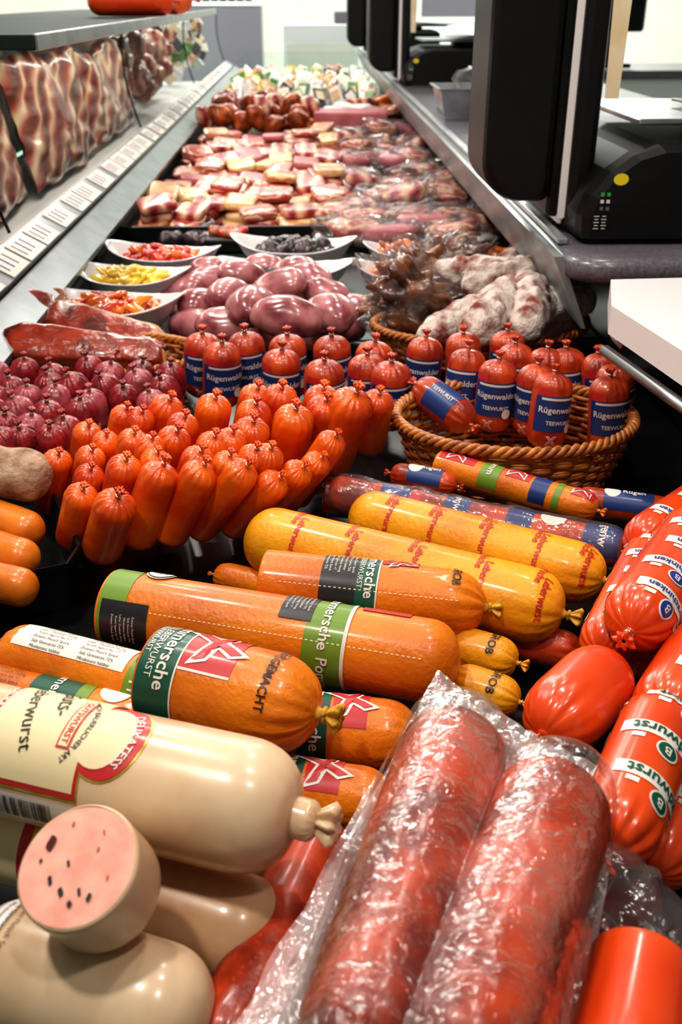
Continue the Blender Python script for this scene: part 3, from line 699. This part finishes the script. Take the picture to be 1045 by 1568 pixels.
def d_E(b,S):
    patch(b,S,.12,.70,-70,10,'white'); lines(b,S,.30,-32,.05,8,.0045,.0036,0,'black'); lines(b,S,.55,-32,.05,8,.0045,.0036,0,'black')
    patch(b,S,.72,.80,-180,180,'lime'); patch(b,S,.8,.9,-180,180,'green'); disc(b,S,.80,-30,.013,'black',.0009); disc(b,S,.80,-30,.0118,'white',.0012); txt(b,S,'Kalb',.80,-30,.008,0,'black',.0016); txt(b,S,'Frei',.77,40,.012,-90,'white')
one('pommersche_liver_sausage',(5,995,.055),(300,1075,.055),100,'pom',d_E,tailm='string',pl=.12,tl=.8)
def d_E2(b,S):
    patch(b,S,.4,.62,-120,100,'green'); txt(b,S,'Pommersche',.52,-20,.0115,-90,'white'); patch(b,S,.62,.68,-100,80,'lime'); disc(b,S,.78,-40,.012,'white'); lines(b,S,.25,-35,.03,6,.0045,.0036,0,'dgrey')
one('pommersche_liver_sausage',(-60,1050,.045),(250,1120,.045),90,'pom',d_E2)
def d_F(b,S):
    patch(b,S,.2,.40,-180,180,'green'); txt(b,S,'Pommersche',.32,-10,.012,-90,'white'); patch(b,S,.42,.66,-80,20,'red'); saltire(b,S,.54,-30,.032,20)
one('pommersche_liver_sausage',(420,1110,.04),(640,1130,.04),110,'pom',d_F)
one('pommersche_liver_sausage',(380,1200,.035),(600,1230,.035),100,'pom',d_F)
def d_G(b,S): txt(b,S,'GROB',.65,-10,.009,-90,'black')
one('saxon_liver_sausage',(690,985,.035),(792,1015,.035),66,'yel',d_G,pl=.14)
one('saxon_liver_sausage',(690,1040,.04),(795,1075,.04),66,'yel',d_G,pl=.14)
one('smoked_sausage',(770,975,.02),(890,1000,.02),60,'sal',None,pl=.15)
def d_L(b,S):
    o=.075
    for k,(w,mm,of) in enumerate(((0,'gold',.0005),(3,'red',.0008),(8,'cream',.0011))):
        patch(b,S,.17+o+w*.002,.45+o-w*.0016,-80+w,52-w,mm,of)
    disc(b,S,.485+o,-12,.027,'gold',.0006,.8); disc(b,S,.485+o,-12,.0255,'red',.0009,.8); disc(b,S,.470+o,-12,.0205,'cream',.0012,.8)
    txt(b,S,'Guts-',.325+o,-42,.0135,-72,'black',.0016,0); txt(b,S,'leberwurst',.265+o,-20,.0115,-72,'black',.0016,0)
    patch(b,S,.37+o,.405+o,-48,10,'red',.0015); patch(b,S,.375+o,.400+o,-46,8,'cream',.0018); txt(b,S,'GUTSWURST',.388+o,-19,.0052,-90,'red',.0021)
    txt(b,S,'NACH BÄUERLICHER ART',.43+o,-15,.0042,-90,'black',.0015,arc=.03); txt(b,S,'DELIKATESS',.545+o,-12,.0068,-90,'white',.0015,arc=.03); txt(b,S,'DELIKATESSEN',.182+o,-15,.0055,-90,'white',.0015)
    patch(b,S,.12+o,.46+o,56,85,'white',.0006)
    x=.14+o
    while x<.38+o:
        w=rnd.choice([.0012,.002,.003]); patch(b,S,x,x+w,60,82,'black',.0010,3,1); x+=w+rnd.choice([.0015,.0025,.004])
one('liver_sausage',(-110,1120,.115),(452,1250,.115),196,'liver',d_L,pl=.02,npl=9,neck=.30,nb=44,tl=1.2,seg=64,e=.9,tailm='liver')
b=MB(); S=SA(b,(440,1247,.115),(488,1261,.115),64,'liver',eA='cut',cut='liver',pl=.1,tl=.8,e=.5,eB='knot',tailm='liver2'); b.build('casing_knot')
one('liver_sausage',(-40,1455,.062),(318,1575,.062),196,'liver',lambda b,S:(patch(b,S,.0,.19,-90,90,'white'),lines(b,S,.10,-20,.03,8,.005,.004,-90)),eA='round',eB='round',nb=40,seg=64,e=.9)
one('liver_sausage',(110,1345,.045),(440,1450,.045),168,'liver2',None,eA='round',eB='round',nb=30,seg=56)
one('liver_sausage',(-160,1230,.05),(150,1305,.05),150,'liver',lambda b,S:(patch(b,S,.45,.75,-100,90,'cream'),patch(b,S,.75,.8,-100,90,'red'),patch(b,S,.8,.83,-100,90,'gold')),nb=30,seg=56,eB='round')
one('liver_sausage',(330,1290,.035),(460,1320,.035),120,'liver2',None,nb=30,seg=56,eB='round')
b=MB(); A=W(118,1325,.142); ax=Vector((.20,.36,-.90)).normalized(); B=A+ax*.050
S=sausage(b,A,B,.0298,'liver',eA='cut',eB='round',up=(0,1,.3),e=.7,seg=64,nb=14,lump=.03)
Cn=A;n1=(Vector((0,1,.3))-ax*Vector((0,1,.3)).dot(ax)).normalized(); n2=ax.cross(n1)
for (x,y,r,m) in ((.012,-.014,.0030,'saldark'),(-.006,-.012,.0018,'black'),(.001,-.004,.0013,'black'),(-.013,.003,.0015,'black'),(-.012,-.006,.0018,'black'),(.006,.010,.0010,'roast'),(-.016,.008,.0016,'black'),(.020,-.004,.0010,'roast'),(.004,-.018,.0009,'saldark'),(-.008,.016,.0009,'roast'),(.014,.012,.0009,'roast'),(-.018,-.001,.0014,'black')):
    rows=[[Cn-ax*.0011+n1*(x+r*k*math.cos(t)*1.3)+n2*(y+r*k*math.sin(t)*(.7+.3*math.cos(2*t+x*900))) for t in [2*pi*i/12 for i in range(12)]] for k in (1,.1)]
    b.grid(rows,m,cap1=True)
b.build('cut_liver_sausage')
# ================================================================= RIGHT SAUSAGES
def d_Jb(t1,col,ts,per=.046,rot=-90):
    def f(b,S):
        i=0; x=.10
        while x<.90:
            for a in ((-35,145) if i%2==0 else (-20,160)):
                w=math.degrees(ts*len(t1)*.29/S.r)
                patch(b,S,x-.0055/S.L,x+.0055/S.L,a-w,a+w,'white',.0005); txt(b,S,t1,x,a,ts,rot,col,.0010,.02)
                disc(b,S,x+.013/S.L,a,.0075,'white',.0006); disc(b,S,x+.013/S.L,a,.0062,col,.0008); txt(b,S,'B',x+.013/S.L,a,.009,rot,'white',.0012)
                for q in (-1,1): patch(b,S,x+.007/S.L,x+.011/S.L,a+q*w*.6-9,a+q*w*.6+9,'white',.0005)
            x+=per/S.L; i+=1
    return f
one('beer_ham_sausage',(1075,800,.105),(965,968,.105),104,'redor',d_Jb('Bierschinken','lblue',.0085,.036),pl=.13,tl=1.0)
one('beer_ham_sausage',(1000,840,.07),(922,1002,.07),82,'redor',d_Jb('Bierschinken','lblue',.0075,.032),pl=.13,tl=1.0)
one('beer_ham_sausage',(1120,740,.08),(975,840,.07),80,'redor',d_Jb('Bierschinken','lblue',.008,.036),pl=.13)
one('scarlet_cooked_sausage',(940,1020,.08),(832,1125,.08),124,'redor',None,pl=.08,e=1.15,tr=.5,tl=.4,eA='round')
one('scarlet_cooked_sausage',(1080,960,.05),(960,1010,.045),90,'redor',None,pl=.1)
one('hunter_sausage',(1020,1085,.09),(930,1305,.09),124,'redor',d_Jb('Jagdwurst','green',.012,.040),pl=.13,tl=1.0)
one('hunter_sausage',(1110,940,.09),(1010,1110,.085),110,'redor',d_Jb('Jagdwurst','green',.010),pl=.12)
one('hunter_sausage',(1100,1100,.05),(1000,1340,.045),110,'redor',d_Jb('Jagdwurst','green',.010),pl=.12)
one('smoked_sausage',(900,1110,.03),(960,1060,.03),80,'saldark')
one('cut_cooked_sausage',(985,1478,.10),(940,1720,.10),172,'redor',None,eA='cut',cut='redor',seg=56)
one('smoked_sausage',(1060,1240,.03),(880,1420,.03),110,'saldark',d_Jb('Jagdwurst','saldark',.010))
one('smoked_sausage',(990,1350,.05),(900,1460,.05),90,'saldark')
b=MB(); blob(b,W(975,1370,.085),(.022,.03,.014),(.3,.2,.5),'film',nz=.6,fr=40,nu=30,nv=20); b.build('plastic_wrapper')
# ================================================================= VACUUM PACK
b=MB()
hA=.125
sal=[(W(705,1118,hA),W(540,1660,hA),.0300),(W(862,1200,hA+.002),W(680,1690,hA+.002),.0305)]
for A,B,r in sal: sausage(b,A,B,r,'sal',eA='round',eB='round',lump=.035,nb=50,seg=64,e=.8)
Q=[W(672,1000,.118),W(960,1180,.112),W(855,1800,.112),W(280,1650,.118)]
def film_z(p):
    z=ZD+.100; on=0
    for A,B,r in sal:
        A2=Vector((A.x,A.y));D=Vector((B.x,B.y))-A2;l=D.length;D/=l;q=Vector((p.x,p.y))-A2;t=q.dot(D); t2=max(r*.4,min(l,t)); d=(q-D*t2).length
        R=r*1.06
        if d<R*1.35:
            if d<R*.85: zz=A.z+math.sqrt(R*R-d*d)
            else:
                k=(d-R*.85)/(R*.5); zz=(A.z+R*.527)*(1-k)**1.3+(ZD+.100)*(1-(1-k)**1.3)
            if zz>z: z=zz
            on=max(on,1-d/(R*1.35))
    return z,on
AX=(sal[0][1]-sal[0][0]).normalized(); AY=Vector((-AX.y,AX.x,0))
n=190; V=[];seal=[];clear=[];ON=[]
for i in range(n+1):
    s=i/n
    for j in range(n+1):
        t=j/n
        p=(Q[0]*(1-t)+Q[1]*t)*(1-s)+(Q[3]*(1-t)+Q[2]*t)*s
        p=p+Vector((noise.noise(p*30),noise.noise(p*30+Vector((9,9,9))),0))*.004
        z,on=film_z(p); a=p.dot(AX); c=p.dot(AY); fl=1-min(1,on*2.5)
        z+=.0011*max(0,noise.noise(Vector((c*110+noise.noise(p*25)*1.8,a*28,1))))+.0009*max(0,noise.noise(Vector((c*40,a*120+noise.noise(p*25)*2,7))))+.0005*noise.noise(p*180)
        z+=fl*.0035*abs(noise.noise(Vector((c*60,a*25,3))))
        z+=.004*(max(0,1-s*9))*abs(noise.noise(Vector((c*90,a*20,3))))
        V.append(Vector((p.x,p.y,z))); ON.append(on)
for i in range(n):
    for j in range(n):
        a=i*(n+1)+j; q=(a,a+1,a+n+2,a+n+1)
        (seal if ON[a]<.12 else clear).append(q)
b.add(V,seal,'seal'); b.add(V,clear,'packfilm')
rows=[]
for i in range(41):
    s=i/40
    rows.append([Vector((p.x,p.y,ZD+.094+.0015*noise.noise(p*80))) for p in [((Q[0]*(1-t/40)+Q[1]*t/40)*(1-s)+(Q[3]*(1-t/40)+Q[2]*t/40)*s) for t in range(41)]])
b.grid(rows,'seal',closed=False)
b.build('vacuum_packed_salami')
one('salami_stick',(500,1265,.045),(330,1640,.045),120,'sal',None,lump=.03,eA='round')
one('salami_stick',(660,1180,.045),(560,1640,.045),130,'saldark',None,lump=.03,eA='round')
one('salami_stick',(800,1180,.045),(760,1640,.045),150,'saldark',None,lump=.03,eA='round')
# ================================================================= LIGHTS
def area(name,loc,size,e,col,rot=(0,0,0)):
    l=bpy.data.lights.new(name,'AREA'); l.shape='RECTANGLE'; l.size=size[0]; l.size_y=size[1]; l.energy=e; l.color=col
    o=bpy.data.objects.new(name,l); o.location=loc; o.rotation_euler=rot; bpy.context.scene.collection.objects.link(o)
for y,e in ((.35,5.4),(1.15,5.6),(2.0,4.9),(2.9,4.0),(3.8,3.8),(4.8,4.0),(6.0,5.5)):
    area('case_spot_light',(-.38,y,ZD+1.2),(.07,.07),e,(1,.91,.82),(0,math.radians(-17),0))
for y,e in ((.05,5.0),(.8,4.8),(1.6,4.4),(2.5,3.4),(3.5,3.2)):
    area('case_spot_light',(.34,y,ZD+1.5),(.09,.09),e,(1,.89,.82),(0,math.radians(10),0))
area('bacon_fill_light',(-.52,2.7,ZD+.432),(.04,2.2),4.6,(1,.91,.82),(0,math.radians(-20),0))  # fill added to brighten the bacon slabs, no known lamp here
area('ceiling_light',(0,6.0,2.9),(1.2,1.2),42,(1,.97,.93))
area('ceiling_light',(-2,9,2.9),(1.5,1.5),165,(1,.97,.92))
area('ceiling_light',(2.2,9,2.9),(1.5,1.5),200,(1,.97,.92))
area('ceiling_light',(-2.2,3,2.9),(1.2,1.2),25,(1,.97,.93))
w=bpy.data.worlds.new('world'); bpy.context.scene.world=w; w.use_nodes=True
w.node_tree.nodes['Background'].inputs['Color'].default_value=(.9,.88,.85,1); w.node_tree.nodes['Background'].inputs['Strength'].default_value=.03
# ================================================================= CAMERA
cd=bpy.data.cameras.new('camera'); co=bpy.data.objects.new('camera',cd); bpy.context.scene.collection.objects.link(co)
co.location=CAM; co.rotation_euler=(pi/2-PITCH,0,YAW)
cd.sensor_fit='VERTICAL'; cd.sensor_height=36; cd.lens=36*F/1568; cd.clip_start=.01
cd.dof.use_dof=True; cd.dof.focus_distance=.80; cd.dof.aperture_fstop=11
bpy.context.scene.camera=co
bpy.context.scene.view_settings.view_transform='Standard'
try: bpy.context.scene.view_settings.look='Medium High Contrast'
except Exception as ex: print(ex)
